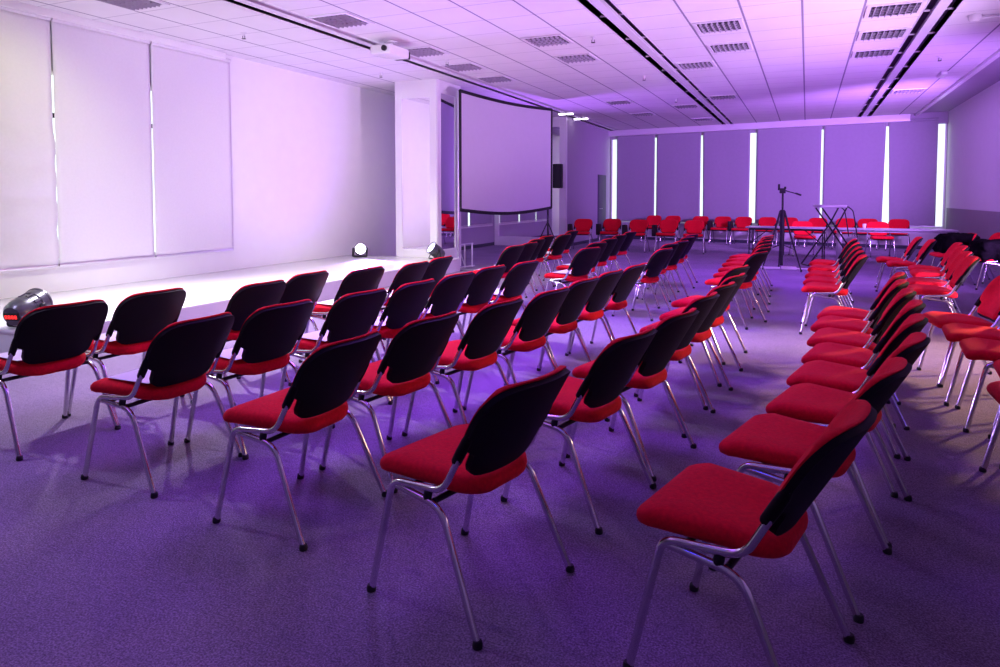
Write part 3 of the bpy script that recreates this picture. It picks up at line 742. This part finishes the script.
# ------------------------------------------------------------------ lights
def light(name, kind, loc, target, power, col, size=.3, angle=120, blend=.6):
    l = bpy.data.lights.new(name, kind); l.energy = power; l.color = col
    if kind == 'SPOT': l.spot_size = R(angle); l.spot_blend = blend; l.shadow_soft_size = size
    elif kind == 'AREA': l.size = size
    else: l.shadow_soft_size = size
    o = bpy.data.objects.new(name, l); C.objects.link(o); o.location = loc
    if target is not None:
        o.rotation_euler = (Vector(target)-Vector(loc)).to_track_quat('-Z', 'Y').to_euler()
    return o
LIL = (.86, .74, 1.0); VIO = (.34, .15, 1.0); PUR = (.62, .30, 1.0); DEEP = (.44, .16, 1.0)
LIGHTS = [
 # the three stage lights that show
 ('par_beam', (-6.50, 4.30, .56), (-8.5, 9.6, 2.9), .12, 100, .9, (40, 30, 60)),
 ('par_beam', (-7.80, 11.02, .50), (-2.0, 5.5, 1.0), .12, 80, .9, (1045, 560, 2400)),
 ('par_beam', (-6.60, 11.20, .62), (-8.3, 8.0, 3.69), .12, 120, .9, (60, 20, 150)),
 # stage wash lamps in the left ceiling slot, over the platform edge
 ('slot_lamp', (-6.15, 2.2, 3.62), (-5.4, 2.4, 0), .08, 110, .8, (160, 150, 240)),
 ('slot_lamp', (-6.15, 6.0, 3.62), (-5.4, 6.0, 0), .08, 110, .8, (1080, 1040, 1150)),
 ('slot_lamp', (-6.15, 9.6, 3.62), (-5.4, 9.6, 0), .08, 110, .8, (460, 480, 330)),
 ('slot_lamp', (-6.15, 4.8, 3.62), (-8.5, 4.6, 1.4), .08, 95, .7, (83, 100, 30)),
 ('aisle_beam', (-6.15, 7.3, 3.5), (-.2, 7.45, 0), .08, 17, .9, (1300, 1220, 900)),
 # unseen spots behind the camera, added to brighten the left wall
 ('wall_fill', (.5, -2.5, 3.3), (-8.6, 9.6, 2.0), .3, 34, .8, (1650, 1500, 2050)),
 ('wall_fill', (.5, -2.5, 3.3), (-8.5, 10.0, 1.9), .3, 15, .9, (2200, 1900, 1600)),
 ('ceiling_fill', (-7.5, 16.3, .5), (-3.2, 14.5, 3.69), .4, 110, .9, (300, 100, 700)),  # added spot hidden in the alcove, brightens the ceiling near the screen
 # violet fill added out of view at the right wall to lift the ceiling
 ('ceiling_fill', (3.2, 4.0, .5), (-1.5, 8.5, 3.69), .4, 100, .9, (10, 4, 60)),
 ('ceiling_fill', (3.2, 12.0, .8), (-1.5, 15.0, 3.69), .4, 130, .9, (458, 184, 880)),
 ('ceiling_fill', (3.25, 8.3, .4), (-2.2, 10.8, 3.69), .4, 85, .9, (1777, 1141, 2333)),
 ('back_fill', (3.2, 14.2, 2.4), (-1.3, 22.4, 2.6), .4, 72, .9, (1945, 780, 3895)),  # added unseen fill for the back wall and its blinds
 # violet fill added overhead to brighten the carpet, no fixtures there
 ('floor_fill', (-1.5, 1.0, 3.55), (-1.5, 2.6, 0), .3, 130, .9, (0, 0, 26)),
 ('floor_fill', (-1.0, 12.5, 3.6), (-1.2, 12.5, 0), .3, 140, .9, (150, 12, 560)),
 ('floor_fill', (-2.4, 4.6, 3.58), (-2.2, 4.8, 0), 1.0, 125, .9, (300, 70, 900)),
 ('floor_fill', (-1.6, 7.4, 3.58), (-1.6, 7.3, 0), .8, 120, .9, (240, 50, 880)),
 ('floor_fill', (-3.2, 1.4, 3.58), (-2.6, 2.8, 0), 1.0, 110, .9, (30, 5, 60)),
 # warm white light from the right side
 ('side_lamp', (3.3, 8.0, 2.0), (.9, 6.6, .0), .15, 70, .9, (810, 570, 290)),
]
for nm, loc_, tgt_, sz_, ang_, bl_, rgb_ in LIGHTS:
    pw_ = max(rgb_)
    if pw_ > 0: light(nm, 'SPOT', loc_, tgt_, pw_, tuple(c/pw_ for c in rgb_), sz_, ang_, bl_)

w = bpy.data.worlds.new('world'); S.world = w; w.use_nodes = True
w.node_tree.nodes['Background'].inputs[0].default_value = (.25, .12, .6, 1)
w.node_tree.nodes['Background'].inputs[1].default_value = .15

# ------------------------------------------------------------------ camera
cam = bpy.data.cameras.new('camera'); co = bpy.data.objects.new('camera', cam); C.objects.link(co)
co.location = (0, 0, 1.43); co.rotation_euler = (R(90-2.9044), 0, R(23.958))
cam.sensor_fit = 'HORIZONTAL'; cam.sensor_width = 36; cam.lens = 36*.690; cam.shift_y = -.1015; cam.clip_end = 100
S.camera = co
S.view_settings.view_transform = 'Standard'; S.view_settings.look = 'None'; S.view_settings.gamma = 1; S.view_settings.use_curve_mapping = False
S.view_settings.exposure = 0.14
S.cycles.use_denoising = True
S.cycles.max_bounces = 8; S.cycles.diffuse_bounces = 4; S.cycles.glossy_bounces = 4
S.cycles.sample_clamp_indirect = 6
